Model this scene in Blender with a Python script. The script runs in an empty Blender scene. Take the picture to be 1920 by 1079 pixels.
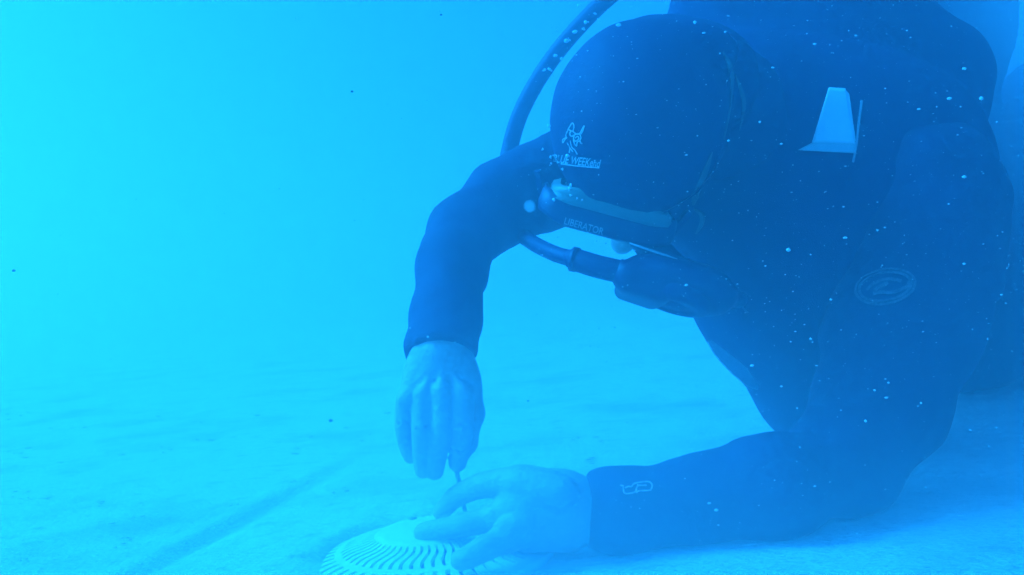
import bpy, bmesh, math, random
import numpy as np
from mathutils import Vector, Matrix
from mathutils.bvhtree import BVHTree
from mathutils import noise as mnoise

sc = bpy.context.scene
COL = sc.collection
rnd = random.Random(11)

# ------------------------------------------------------------------ camera
F = 1663.0                 # focal length in photograph pixels (1920 wide)
CAMH = 0.258
ROLL = math.radians(5.0)
cam_d = bpy.data.cameras.new('camera')
cam = bpy.data.objects.new('camera', cam_d)
COL.objects.link(cam)
cam_d.sensor_width = 36.0
cam_d.lens = 36.0 * F / 1920.0
cam_d.clip_start = 0.02
cam_d.clip_end = 500
CR = Matrix.Rotation(math.radians(90), 4, 'X') @ Matrix.Rotation(-ROLL, 4, 'Z')
cam.matrix_world = Matrix.Translation((0, 0, CAMH)) @ CR
sc.camera = cam

# ------------------------------------------------------------------ water light
TINT = (0.008, 0.345, 1.0)
SUN_EL, SUN_AZ = math.radians(45), math.radians(-84)     # azimuth from +Y, towards -X
wd = bpy.data.worlds.new('World')
sc.world = wd
wd.use_nodes = True
nt = wd.node_tree
nt.nodes.clear()
wo = nt.nodes.new('ShaderNodeOutputWorld')
bg = nt.nodes.new('ShaderNodeBackground')
sky = nt.nodes.new('ShaderNodeTexSky')
sky.sky_type = 'NISHITA'
sky.sun_disc = False
sky.sun_elevation = SUN_EL
sky.sun_rotation = SUN_AZ
sky.dust_density = 4.0
sky.air_density = 1.0
mul = nt.nodes.new('ShaderNodeMix')
mul.data_type = 'RGBA'
mul.blend_type = 'MULTIPLY'
mul.inputs[0].default_value = 1.0
nt.links.new(sky.outputs[0], mul.inputs[6])
mul.inputs[7].default_value = (*TINT, 1)
nt.links.new(mul.outputs[2], bg.inputs[0])
bg.inputs[1].default_value = 0.15
nt.links.new(bg.outputs[0], wo.inputs[0])

sd = bpy.data.lights.new('sun', 'SUN')
sd.energy = 5.0
sd.angle = math.radians(24)
sd.color = TINT
sun = bpy.data.objects.new('sun', sd)
COL.objects.link(sun)
sdir = Vector((math.sin(SUN_AZ) * math.cos(SUN_EL), math.cos(SUN_AZ) * math.cos(SUN_EL), math.sin(SUN_EL)))
sun.rotation_euler = sdir.to_track_quat('Z', 'Y').to_euler()
sun.location = sdir * 5

vs = sc.view_settings
vs.view_transform = 'Standard'
vs.look = 'None'
vs.exposure = 1.22
vs.gamma = 1.0
vs.use_curve_mapping = False
sc.cycles.use_denoising = True
sc.cycles.max_bounces = 8
sc.cycles.volume_bounces = 2
sc.cycles.transparent_max_bounces = 12
HAZE_DENSITY = 0.385

# ------------------------------------------------------------------ helpers
CRm = CR.to_3x3()


def V(r, u, b):
    """camera-space direction (right, up, towards camera) -> world"""
    return CRm @ Vector((r, u, b))


def P(px, py, d):
    """point seen at photo pixel px,py at distance d along the view axis"""
    return Vector((0, 0, CAMH)) + CRm @ Vector(((px - 960) / F * d, -(py - 539.5) / F * d, -d))


def fl(px, py, h=0.0):
    """point of height h seen at photo pixel px,py"""
    r = CRm @ Vector(((px - 960) / F, -(py - 539.5) / F, -1))
    return Vector((0, 0, CAMH)) + r * ((h - CAMH) / r.z)


def tag(o, label=None, cat=None, group=None, kind=None):
    if label: o['label'] = label
    if cat: o['category'] = cat
    if group: o['group'] = group
    if kind: o['kind'] = kind
    return o


def empty(name, loc, label, cat, group=None):
    o = bpy.data.objects.new(name, None)
    COL.objects.link(o)
    o.empty_display_size = 0.05
    o.location = loc
    return tag(o, label, cat, group)


def link(name, me, mat=None, parent=None):
    o = bpy.data.objects.new(name, me)
    COL.objects.link(o)
    if mat and not me.materials:
        me.materials.append(mat)
    if parent:
        o.parent = parent
        w = parent.location.copy()
        if parent.parent:
            w += parent.parent.location
        if not me.get('shifted'):
            me.transform(Matrix.Translation(-w))
    return o


def mesh_of(name, vs_, fs, smooth=True):
    me = bpy.data.meshes.new(name)
    me.from_pydata([tuple(v) for v in vs_], [], fs)
    me.update()
    if smooth:
        me.polygons.foreach_set('use_smooth', [True] * len(me.polygons))
    return me


def mesh_np(name, V_, Q_):
    me = bpy.data.meshes.new(name)
    me.vertices.add(len(V_))
    me.vertices.foreach_set('co', V_.astype(np.float32).ravel())
    me.loops.add(len(Q_) * 4)
    me.loops.foreach_set('vertex_index', Q_.astype(np.int32).ravel())
    me.polygons.add(len(Q_))
    me.polygons.foreach_set('loop_start', np.arange(len(Q_), dtype=np.int32) * 4)
    me.polygons.foreach_set('use_smooth', np.ones(len(Q_), dtype=bool))
    me.update(calc_edges=True)
    me.validate()
    return me


# ---- signed distance modelling (smooth unions meshed by surface nets)
class SDF:
    def __init__(self, lo, hi, h):
        self.lo = np.array(lo, dtype=np.float64)
        self.h = h
        n = np.ceil((np.array(hi) - self.lo) / h).astype(int) + 1
        self.n = n
        self.D = np.full(n, 0.05, dtype=np.float32)

    def _box(self, lo, hi):
        i0 = np.maximum(np.floor((lo - self.lo) / self.h).astype(int), 0)
        i1 = np.minimum(np.ceil((hi - self.lo) / self.h).astype(int) + 1, self.n)
        if np.any(i1 <= i0):
            return None, None
        ax = [(self.lo[k] + np.arange(i0[k], i1[k]) * self.h).astype(np.float32) for k in range(3)]
        g = (ax[0][:, None, None], ax[1][None, :, None], ax[2][None, None, :])
        return tuple(slice(i0[k], i1[k]) for k in range(3)), g

    def _put(self, s, d, k, sub=False):
        D = self.D[s]
        if sub:
            a, b = D, -d
            hh = np.clip(0.5 - 0.5 * (a - b) / max(k, 1e-6), 0, 1)
            self.D[s] = a * (1 - hh) + b * hh + k * hh * (1 - hh)
        else:
            hh = np.clip(0.5 + 0.5 * (D - d) / max(k, 1e-6), 0, 1)
            self.D[s] = D * (1 - hh) + d * hh - k * hh * (1 - hh)

    def cone(self, a, b, ra, rb, k=0.01, sub=False):
        a = np.array(a); b = np.array(b)
        m = max(ra, rb) + k + 0.05
        s, g = self._box(np.minimum(a, b) - m, np.maximum(a, b) + m)
        if s is None: return
        ba = b - a
        L2 = float(ba @ ba) + 1e-12
        t = ((g[0] - a[0]) * ba[0] + (g[1] - a[1]) * ba[1] + (g[2] - a[2]) * ba[2]) / L2
        t = np.clip(t, 0, 1)
        d = np.sqrt((g[0] - a[0] - t * ba[0]) ** 2 + (g[1] - a[1] - t * ba[1]) ** 2 + (g[2] - a[2] - t * ba[2]) ** 2)
        tt = t * t * (3 - 2 * t)
        self._put(s, (d - (ra + (rb - ra) * tt)).astype(np.float32), k, sub)

    def chain(self, pts, k=0.01):
        for (a, ra), (b, rb) in zip(pts[:-1], pts[1:]):
            self.cone(a, b, ra, rb, k)

    def ell(self, c, axes, rad, k=0.01, sub=False):
        c = np.array(c)
        m = max(rad) + k + 0.05
        s, g = self._box(c - m, c + m)
        if s is None: return
        q = []
        x, y, z = g[0] - c[0], g[1] - c[1], g[2] - c[2]
        for A in axes:
            q.append(x * A[0] + y * A[1] + z * A[2])
        k0 = np.sqrt(sum((q[i] / rad[i]) ** 2 for i in range(3)))
        k1 = np.sqrt(sum((q[i] / rad[i] ** 2) ** 2 for i in range(3))) + 1e-9
        self._put(s, (k0 * (k0 - 1) / k1).astype(np.float32), k, sub)

    def slab(self, c, axes, half, rr=0.01, k=0.01, sub=False):
        c = np.array(c)
        m = float(np.linalg.norm(half)) + k + 0.03
        s, g = self._box(c - m, c + m)
        if s is None: return
        x, y, z = g[0] - c[0], g[1] - c[1], g[2] - c[2]
        q = [np.abs(x * A[0] + y * A[1] + z * A[2]) - half[i] + rr for i, A in enumerate(axes)]
        d = np.sqrt(sum(np.maximum(v, 0) ** 2 for v in q)) + np.minimum(np.maximum(np.maximum(q[0], q[1]), q[2]), 0) - rr
        self._put(s, d.astype(np.float32), k, sub)

    def cut_plane(self, p, n, reach):
        """remove what lies on the n side of a plane, within reach of p"""
        p = np.array(p); n = np.array(n)
        s, g = self._box(p - reach, p + reach)
        d = (g[0] - p[0]) * n[0] + (g[1] - p[1]) * n[1] + (g[2] - p[2]) * n[2]
        self.D[s] = np.maximum(self.D[s], d.astype(np.float32))

    def wrinkle(self, amp, scale, seed=0):
        """fold-like low relief: a few crossed sine waves"""
        r = np.random.RandomState(seed)
        band = np.abs(self.D) < 0.02
        idx = np.argwhere(band)
        p = self.lo + idx * self.h
        w = np.zeros(len(p))
        for i in range(5):
            k = r.normal(size=3); k /= np.linalg.norm(k)
            f = scale * (0.6 + 0.5 * i)
            w += np.sin(p @ k * f + 2.2 * np.sin(p @ r.normal(size=3) * f * 0.35 + r.rand() * 6)) / (1 + i * 0.6)
        self.D[band] += (w * amp).astype(np.float32)

    def mesh(self, name, relax=0.5):
        D = self.D
        n = np.array(D.shape) - 1
        S = D < 0
        c8 = [(a, b, c) for a in (0, 1) for b in (0, 1) for c in (0, 1)]
        cnt = np.zeros(n, dtype=np.int8)
        for a, b, c in c8:
            cnt += S[a:a + n[0], b:b + n[1], c:c + n[2]]
        act = (cnt > 0) & (cnt < 8)
        idx = np.argwhere(act)
        ids = np.full(n, -1, dtype=np.int32)
        ids[act] = np.arange(len(idx))
        vals = {k: D[idx[:, 0] + k[0], idx[:, 1] + k[1], idx[:, 2] + k[2]] for k in c8}
        acc = np.zeros((len(idx), 3)); num = np.zeros(len(idx))
        for a in c8:
            for ax in range(3):
                if a[ax] == 0:
                    b = list(a); b[ax] = 1; b = tuple(b)
                    va, vb = vals[a], vals[b]
                    cr = (va < 0) != (vb < 0)
                    t = np.where(cr, va / np.where(cr, va - vb, 1), 0)
                    p = np.tile(np.array(a, float), (len(idx), 1))
                    p[:, ax] += t
                    acc[cr] += p[cr]; num[cr] += 1
        verts = self.lo + (idx + acc / num[:, None]) * self.h
        quads = []
        for ax in range(3):
            o1, o2 = (ax + 1) % 3, (ax + 2) % 3
            sl0 = [slice(1, None)] * 3; sl1 = [slice(1, None)] * 3
            sl0[ax] = slice(0, -1); sl1[ax] = slice(1, None)
            sl0[o1] = slice(1, -1); sl1[o1] = slice(1, -1)
            sl0[o2] = slice(1, -1); sl1[o2] = slice(1, -1)
            A, B = S[tuple(sl0)], S[tuple(sl1)]
            ch = np.argwhere(A != B)
            base = ch.copy()
            base[:, o1] += 1; base[:, o2] += 1
            flip = A[tuple(ch.T)]
            def cid(d1, d2):
                q = base.copy(); q[:, o1] += d1; q[:, o2] += d2
                return ids[q[:, 0], q[:, 1], q[:, 2]]
            q = np.stack([cid(-1, -1), cid(0, -1), cid(0, 0), cid(-1, 0)], 1)
            q[~flip] = q[~flip][:, ::-1]
            quads.append(q)
        Q = np.concatenate(quads)
        Q = Q[(Q >= 0).all(1)]
        # one relaxation pass
        e = np.concatenate([Q[:, [0, 1]], Q[:, [1, 2]], Q[:, [2, 3]], Q[:, [3, 0]]])
        s = np.zeros_like(verts); w = np.zeros(len(verts))
        for k in range(3):
            np.add.at(s[:, k], e[:, 0], verts[e[:, 1], k]); np.add.at(s[:, k], e[:, 1], verts[e[:, 0], k])
        np.add.at(w, e[:, 0], 1); np.add.at(w, e[:, 1], 1)
        w = np.maximum(w, 1)
        verts = verts * (1 - relax) + relax * s / w[:, None]
        return mesh_np(name, verts, Q)


def smooth_path(pts, n=8):
    """Catmull-Rom through Vectors (optionally with trailing radius)"""
    P4 = [np.array(p, float) for p in pts]
    P4 = [2 * P4[0] - P4[1]] + P4 + [2 * P4[-1] - P4[-2]]
    out = []
    for i in range(1, len(P4) - 2):
        p0, p1, p2, p3 = P4[i - 1:i + 3]
        for j in range(n):
            t = j / n
            out.append(0.5 * ((2 * p1) + (-p0 + p2) * t + (2 * p0 - 5 * p1 + 4 * p2 - p3) * t * t + (-p0 + 3 * p1 - 3 * p2 + p3) * t ** 3))
    out.append(P4[-2])
    return out


def tube(name, path, rad, seg=16, caps=True):
    path = [Vector(p[:3]) for p in path]
    n = len(path)
    if not hasattr(rad, '__len__'):
        rad = [rad] * n
    vs_, fs = [], []
    t = (path[1] - path[0]).normalized()
    up = t.orthogonal().normalized()
    for i in range(n):
        tn = (path[min(i + 1, n - 1)] - path[max(i - 1, 0)]).normalized()
        up = (up - tn * up.dot(tn)).normalized()
        sd_ = tn.cross(up)
        for k in range(seg):
            a = 2 * math.pi * k / seg
            vs_.append(path[i] + (up * math.cos(a) + sd_ * math.sin(a)) * rad[i])
    for i in range(n - 1):
        for k in range(seg):
            k2 = (k + 1) % seg
            fs.append((i * seg + k, i * seg + k2, (i + 1) * seg + k2, (i + 1) * seg + k))
    if caps:
        fs.append(tuple(range(seg))[::-1])
        fs.append(tuple((n - 1) * seg + k for k in range(seg)))
    return mesh_of(name, vs_, fs)


def band(name, path, normals, width, thick):
    """flat webbing along a path; normals point out of the flat side"""
    vs_, fs = [], []
    n = len(path)
    for i in range(n):
        t = (Vector(path[min(i + 1, n - 1)]) - Vector(path[max(i - 1, 0)])).normalized()
        nn = Vector(normals[i]).normalized()
        s = t.cross(nn).normalized()
        w = width[i] if hasattr(width, '__len__') else width
        p = Vector(path[i])
        for a, b in ((-1, -1), (1, -1), (1, 1), (-1, 1)):
            vs_.append(p + s * (a * w / 2) + nn * (b * thick / 2))
    for i in range(n - 1):
        for k in range(4):
            k2 = (k + 1) % 4
            fs.append((i * 4 + k, i * 4 + k2, i * 4 + 4 + k2, i * 4 + 4 + k))
    fs.append((3, 2, 1, 0)); fs.append(tuple((n - 1) * 4 + k for k in range(4)))
    return mesh_of(name, vs_, fs, False)


def lathe(name, prof, seg, c, ax, up=None):
    """profile [(r, z)] turned about ax through c"""
    ax = Vector(ax).normalized()
    e1 = ax.orthogonal().normalized() if up is None else Vector(up).normalized()
    e2 = ax.cross(e1)
    vs_, fs = [], []
    for r, z in prof:
        for k in range(seg):
            a = 2 * math.pi * k / seg
            vs_.append(Vector(c) + ax * z + (e1 * math.cos(a) + e2 * math.sin(a)) * max(r, 1e-5))
    for i in range(len(prof) - 1):
        for k in range(seg):
            k2 = (k + 1) % seg
            fs.append((i * seg + k, i * seg + k2, (i + 1) * seg + k2, (i + 1) * seg + k))
    return mesh_of(name, vs_, fs)


def join(name, *mes):
    bm = bmesh.new()
    for m in mes:
        bm.from_mesh(m)
    me = bpy.data.meshes.new(name)
    bm.to_mesh(me)
    bm.free()
    return me


# ------------------------------------------------------------------ materials
def mat(name, col, rough=0.6, noise=None, bump=None, spec=0.3, coat=0.0, alpha=1.0, metal=0.0, trans=0.0):
    """noise=(scale, colour2, amount)  bump=(scale, distance)"""
    m = bpy.data.materials.new(name)
    m.use_nodes = True
    t = m.node_tree
    b = t.nodes['Principled BSDF']
    b.inputs['Base Color'].default_value = (*col, 1)
    b.inputs['Roughness'].default_value = rough
    b.inputs['Specular IOR Level'].default_value = spec
    b.inputs['Coat Weight'].default_value = coat
    b.inputs['Alpha'].default_value = alpha
    b.inputs['Metallic'].default_value = metal
    b.inputs['Transmission Weight'].default_value = trans
    tc = t.nodes.new('ShaderNodeTexCoord')
    if noise:
        n = t.nodes.new('ShaderNodeTexNoise')
        n.inputs['Scale'].default_value = noise[0]
        n.inputs['Detail'].default_value = 6
        n.inputs['Roughness'].default_value = 0.65
        t.links.new(tc.outputs['Object'], n.inputs['Vector'])
        r = t.nodes.new('ShaderNodeValToRGB')
        r.color_ramp.elements[0].position = 0.5 - noise[2] / 2
        r.color_ramp.elements[1].position = 0.5 + noise[2] / 2
        r.color_ramp.elements[0].color = (*noise[1], 1)
        r.color_ramp.elements[1].color = (*col, 1)
        t.links.new(n.outputs['Fac'], r.inputs[0])
        t.links.new(r.outputs[0], b.inputs['Base Color'])
    if bump:
        n2 = t.nodes.new('ShaderNodeTexNoise')
        n2.inputs['Scale'].default_value = bump[0]
        n2.inputs['Detail'].default_value = 4
        t.links.new(tc.outputs['Object'], n2.inputs['Vector'])
        bp = t.nodes.new('ShaderNodeBump')
        bp.inputs['Distance'].default_value = bump[1]
        bp.inputs['Strength'].default_value = 1.0
        t.links.new(n2.outputs['Fac'], bp.inputs['Height'])
        t.links.new(bp.outputs[0], b.inputs['Normal'])
    return m


M_suit = mat('navy_neoprene', (0.022, 0.024, 0.072), 0.75, (26, (0.014, 0.016, 0.050), 0.5), (300, 0.0006), 0.25)
M_hood = mat('hood_neoprene', (0.014, 0.014, 0.064), 0.7, (30, (0.009, 0.009, 0.045), 0.5), (340, 0.0006), 0.3)
M_vest = mat('vest_cordura', (0.014, 0.014, 0.068), 0.85, (40, (0.009, 0.010, 0.050), 0.5), (900, 0.0005), 0.2)
M_skin = mat('skin', (0.44, 0.36, 0.32), 0.5, (60, (0.36, 0.29, 0.26), 0.5), (170, 0.0016), 0.35)
M_rubber = mat('rubber_hose', (0.022, 0.026, 0.085), 0.6, (80, (0.014, 0.017, 0.06), 0.5), (400, 0.0003), 0.4)
M_plastic = mat('dark_plastic', (0.020, 0.024, 0.080), 0.5, (50, (0.014, 0.016, 0.055), 0.5), None, 0.45)
M_skirt = mat('clear_silicone_skirt', (0.22, 0.24, 0.21), 0.45, (20, (0.14, 0.16, 0.14), 0.6), None, 0.5, alpha=0.92)
M_glass = mat('mask_glass', (0.6, 0.7, 0.7), 0.02, None, None, 0.5, alpha=0.25)
M_print = mat('worn_pale_print', (0.70, 0.70, 0.70), 0.6, (420, (0.20, 0.21, 0.24), 0.45), None, 0.2)
M_faint = mat('faint_grey_print', (0.19, 0.20, 0.22), 0.6, (260, (0.04, 0.042, 0.06), 0.4), None, 0.2)
M_gap = mat('gap_water', (0.74, 0.75, 0.75), 0.5, (30, (0.60, 0.62, 0.63), 0.6), (200, 0.0004), 0.4)
M_pale = mat('strap_gap_highlight_pale', (0.42, 0.43, 0.45), 0.6, (300, (0.25, 0.25, 0.28), 0.6), None, 0.2)  # shared by the hanging strap, the gap sliver and the painted mask highlight
M_grate = mat('white_abs_grate', (0.80, 0.80, 0.78), 0.4, (35, (0.66, 0.67, 0.64), 0.5), (160, 0.0003), 0.4)
M_sump = mat('sump_dark', (0.10, 0.11, 0.13), 0.9, (60, (0.05, 0.06, 0.08), 0.6), None, 0.1)
M_steel = mat('steel_shaft', (0.30, 0.30, 0.32), 0.3, None, None, 0.5, metal=1.0)
M_handle = mat('driver_handle', (0.05, 0.05, 0.07), 0.4, None, None, 0.5)
M_tank = mat('tank_paint', (0.06, 0.065, 0.09), 0.35, (12, (0.04, 0.045, 0.06), 0.5), None, 0.5)
M_bubble = mat('bubble_film', (0.85, 0.88, 0.9), 0.08, None, None, 0.8, alpha=0.75)
M_fleck = mat('silt_fleck', (0.75, 0.77, 0.75), 0.8, None, None, 0.1, alpha=.7)
M_darkfleck = mat('dark_fleck', (0.04, 0.04, 0.05), 0.9, None, None, 0.1)

# ------------------------------------------------------------------ floor
L0, L1 = fl(262, 1079), fl(640, 872)          # line of the shallow groove crossing the floor
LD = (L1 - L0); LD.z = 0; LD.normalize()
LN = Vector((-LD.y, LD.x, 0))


def axis_steps(lo, hi, c0, c1, fine, grow):
    xs = list(np.arange(c0, c1, fine))
    s = fine; x = c1
    while x < hi:
        xs.append(x); s *= grow; x += s
    xs.append(hi)
    s = fine; x = c0 - fine
    while x > lo:
        xs.insert(0, x); s *= grow; x -= s
    xs.insert(0, lo)
    return xs


PLC = fl(806, 1029, 0.006)                  # centre of the drain cover
PLC.z = 0.0
gx = axis_steps(-80, 80, -0.9, 1.1, 0.011, 1.12)
gy = axis_steps(-80, 80, 0.45, 2.2, 0.011, 1.12)
fv, ff = [], []
for y in gy:
    for x in gx:
        z = 0.0
        if abs(x) < 6 and abs(y) < 8:
            q = Vector((x, y, 0))
            z = 0.006 * mnoise.noise(q * 1.6) + 0.0022 * mnoise.noise(q * 7 + Vector((3, 1, 0))) + 0.0009 * mnoise.noise(q * 31)
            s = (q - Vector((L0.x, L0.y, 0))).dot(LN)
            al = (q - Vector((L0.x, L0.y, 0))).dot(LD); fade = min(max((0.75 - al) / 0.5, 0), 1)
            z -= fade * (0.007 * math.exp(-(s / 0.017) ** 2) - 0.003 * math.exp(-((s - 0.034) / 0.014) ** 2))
            r = (q - PLC).length
            w = min(max((r - 0.10) / 0.12, 0), 1)
            z = z * w - 0.003
            if .05 < r < .45:                     # silt drifted over the left and far side of the cover
                dd = (q - PLC) / r
                an = max(0.0, dd.x * -.80 + dd.y * .60)
                up_ = min(max((r - .088) / .022, 0), 1); dn_ = min(max((r - .13) / .28, 0), 1)
                z += .0175 * min(1, an * 1.5) * up_ * up_ * (3 - 2 * up_) * (1 - dn_) ** 2 * (1 + .25 * mnoise.noise(q * 22))
        fv.append((x, y, z))
nx = len(gx)
for j in range(len(gy) - 1):
    for i in range(nx - 1):
        ff.append((j * nx + i, j * nx + i + 1, (j + 1) * nx + i + 1, (j + 1) * nx + i))
M_floor = bpy.data.materials.new('pale_silty_floor')
M_floor.use_nodes = True
t = M_floor.node_tree
b = t.nodes['Principled BSDF']
b.inputs['Roughness'].default_value = 0.9
b.inputs['Specular IOR Level'].default_value = 0.15
tc = t.nodes.new('ShaderNodeTexCoord')


def nz(scale, det, lo, hi, stretch=None):
    n = t.nodes.new('ShaderNodeTexNoise')
    n.inputs['Scale'].default_value = scale
    n.inputs['Detail'].default_value = det
    n.inputs['Roughness'].default_value = 0.6
    src = tc.outputs['Object']
    if stretch:
        mp = t.nodes.new('ShaderNodeMapping')
        mp.inputs['Scale'].default_value = stretch
        t.links.new(src, mp.inputs[0]); src = mp.outputs[0]
    t.links.new(src, n.inputs['Vector'])
    r = t.nodes.new('ShaderNodeMapRange')
    r.inputs[1].default_value = lo; r.inputs[2].default_value = hi
    t.links.new(n.outputs['Fac'], r.inputs[0])
    return r.outputs[0], n.outputs['Fac']


def mixc(fac, a, bcol):
    m = t.nodes.new('ShaderNodeMix'); m.data_type = 'RGBA'
    t.links.new(fac, m.inputs[0])
    if isinstance(a, tuple): m.inputs[6].default_value = (*a, 1)
    else: t.links.new(a, m.inputs[6])
    m.inputs[7].default_value = (*bcol, 1)
    return m.outputs[2]


big, _ = nz(3.2, 4, 0.50, 0.72)
mid, _ = nz(26, 5, 0.56, 0.74, (1, 1.5, 1))
spk, spf = nz(120, 3, 0.63, 0.72, (1, 1.6, 1))
c = mixc(big, (0.57, 0.57, 0.54), (0.32, 0.32, 0.32))
c = mixc(mid, c, (0.33, 0.33, 0.33))
c = mixc(spk, c, (0.22, 0.22, 0.22))
# darker along the groove line, broken by noise
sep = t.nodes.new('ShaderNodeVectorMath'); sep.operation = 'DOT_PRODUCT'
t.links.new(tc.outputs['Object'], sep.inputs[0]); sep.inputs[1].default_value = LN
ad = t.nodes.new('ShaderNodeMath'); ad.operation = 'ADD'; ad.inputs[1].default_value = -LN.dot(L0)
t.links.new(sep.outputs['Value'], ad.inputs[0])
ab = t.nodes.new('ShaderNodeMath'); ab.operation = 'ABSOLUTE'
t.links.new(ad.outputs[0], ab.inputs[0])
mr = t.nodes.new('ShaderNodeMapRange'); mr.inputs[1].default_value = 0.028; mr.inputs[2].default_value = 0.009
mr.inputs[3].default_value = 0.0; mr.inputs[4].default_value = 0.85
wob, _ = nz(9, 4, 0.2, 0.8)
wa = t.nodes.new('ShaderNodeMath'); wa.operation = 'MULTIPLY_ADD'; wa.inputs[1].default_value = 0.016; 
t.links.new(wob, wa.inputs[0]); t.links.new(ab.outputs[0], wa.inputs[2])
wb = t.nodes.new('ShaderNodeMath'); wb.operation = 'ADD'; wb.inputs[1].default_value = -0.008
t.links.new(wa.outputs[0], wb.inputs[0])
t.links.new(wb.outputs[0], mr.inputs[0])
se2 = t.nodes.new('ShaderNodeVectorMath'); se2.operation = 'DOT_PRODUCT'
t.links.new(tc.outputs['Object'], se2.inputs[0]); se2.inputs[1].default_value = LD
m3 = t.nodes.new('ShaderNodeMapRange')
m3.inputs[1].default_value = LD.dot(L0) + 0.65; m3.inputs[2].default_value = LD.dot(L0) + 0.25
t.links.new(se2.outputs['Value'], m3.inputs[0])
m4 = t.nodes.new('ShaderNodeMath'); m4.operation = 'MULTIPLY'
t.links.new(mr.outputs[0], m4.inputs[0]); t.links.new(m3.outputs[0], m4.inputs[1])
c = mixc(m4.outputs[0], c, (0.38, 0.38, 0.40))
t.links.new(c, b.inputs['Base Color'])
bp = t.nodes.new('ShaderNodeBump'); bp.inputs['Distance'].default_value = 0.004
t.links.new(spf, bp.inputs['Height']); t.links.new(bp.outputs[0], b.inputs['Normal'])
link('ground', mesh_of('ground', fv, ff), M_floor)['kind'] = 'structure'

# ------------------------------------------------------------------ haze (the murky water)
hz = bpy.data.materials.new('murky_water')
hz.use_nodes = True
t2 = hz.node_tree
t2.nodes.clear()
ho = t2.nodes.new('ShaderNodeOutputMaterial')
pv = t2.nodes.new('ShaderNodeVolumePrincipled')
pv.inputs['Color'].default_value = (0.90, 0.95, 1.0, 1)
pv.inputs['Density'].default_value = HAZE_DENSITY
pv.inputs['Anisotropy'].default_value = 0.72
t2.links.new(pv.outputs[0], ho.inputs['Volume'])
x0, x1, y0, y1, z0, z1 = -85, 85, -85, 85, -1.0, 1.15
bv = [(x, y, z) for x in (x0, x1) for y in (y0, y1) for z in (z0, z1)]
bf = [(0, 1, 3, 2), (4, 6, 7, 5), (0, 4, 5, 1), (2, 3, 7, 6), (0, 2, 6, 4), (1, 5, 7, 3)]
link('haze', mesh_of('haze', bv, bf, False), hz)['kind'] = 'stuff'


def cloud(loc, rad, dens, label):
    m = bpy.data.materials.new('stirred_silt'); m.use_nodes = True
    m.node_tree.nodes.clear()
    oo = m.node_tree.nodes.new('ShaderNodeOutputMaterial'); vv = m.node_tree.nodes.new('ShaderNodeVolumePrincipled')
    vv.inputs['Density'].default_value = dens
    vv.inputs['Color'].default_value = (.93, .97, 1, 1)
    vv.inputs['Anisotropy'].default_value = 0.3
    m.node_tree.links.new(vv.outputs[0], oo.inputs['Volume'])
    tcn = m.node_tree.nodes.new('ShaderNodeTexCoord'); sc_ = m.node_tree.nodes.new('ShaderNodeVectorMath'); sc_.operation = 'DIVIDE'
    sc_.inputs[1].default_value = rad
    ln_ = m.node_tree.nodes.new('ShaderNodeVectorMath'); ln_.operation = 'LENGTH'
    mp_ = m.node_tree.nodes.new('ShaderNodeMapRange'); mp_.interpolation_type = 'SMOOTHSTEP'
    mp_.inputs[1].default_value = 1.0; mp_.inputs[2].default_value = 0.15
    mp_.inputs[3].default_value = 0.0; mp_.inputs[4].default_value = dens
    m.node_tree.links.new(tcn.outputs['Object'], sc_.inputs[0]); m.node_tree.links.new(sc_.outputs[0], ln_.inputs[0])
    m.node_tree.links.new(ln_.outputs['Value'], mp_.inputs[0]); m.node_tree.links.new(mp_.outputs[0], vv.inputs['Density'])
    bm = bmesh.new()
    bmesh.ops.create_icosphere(bm, subdivisions=4, radius=1)
    for v in bm.verts:
        k_ = 1.04
        v.co = Vector((v.co.x * rad[0] * k_, v.co.y * rad[1] * k_, v.co.z * rad[2] * k_))
    me = bpy.data.meshes.new('silt_cloud'); bm.to_mesh(me); bm.free()
    for p in me.polygons: p.use_smooth = True
    o_ = link('silt_cloud', me, m)
    o_.location = loc
    return tag(o_, label, 'silt cloud', None, 'stuff')


cloud((-.07, .62, .04), (.44, .27, .24), 1.45, 'milky cloud of stirred silt hanging low over the drain grate and hands')
cloud((.60, .74, .02), (.52, .26, .13), 1.9, 'low bank of pale silt added to brighten the floor at the lower right')  # silt bank added to lift the brightness of the floor here
cloud((.30, .78, .13), (.44, .15, .22), .5, 'thin milky veil of silt before the chest and the resting arm')
cloud((1.15, 1.32, .46), (.66, .45, .60), 3.0, 'pale cloud of silt beside the hips at the right')

# ------------------------------------------------------------------ drain cover
N = 52
DS = .83                                   # overall size of the grate
cover = empty('drain_cover', PLC, 'round domed white drain grate with curved slots under the hands', 'drain cover')


def plate_z(r):
    pts = [(0, .0300), (.030, .0292), (.050, .0275), (.058, .0262), (.066, .0240), (.104, .0135), (.112, .0118), (.136, .0070), (.146, .0052)]
    for (a, za), (b_, zb) in zip(pts[:-1], pts[1:]):
        if r <= b_:
            return za + (zb - za) * (r - a) / (b_ - a)
    return pts[-1][1]


rings = [0.004, .014, .030, .046, .058, .0635, .0645] + [.0645 + .0395 * i / 10 for i in range(1, 11)] + [.1115, .1125] + [.1125 + .023 * i / 4 for i in range(1, 5)] + [.1375, .143, .146]


def slot_at(r):
    if .0645 <= r < .1039: return 1
    if .1124 <= r < .1354: return 2
    return 0


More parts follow.
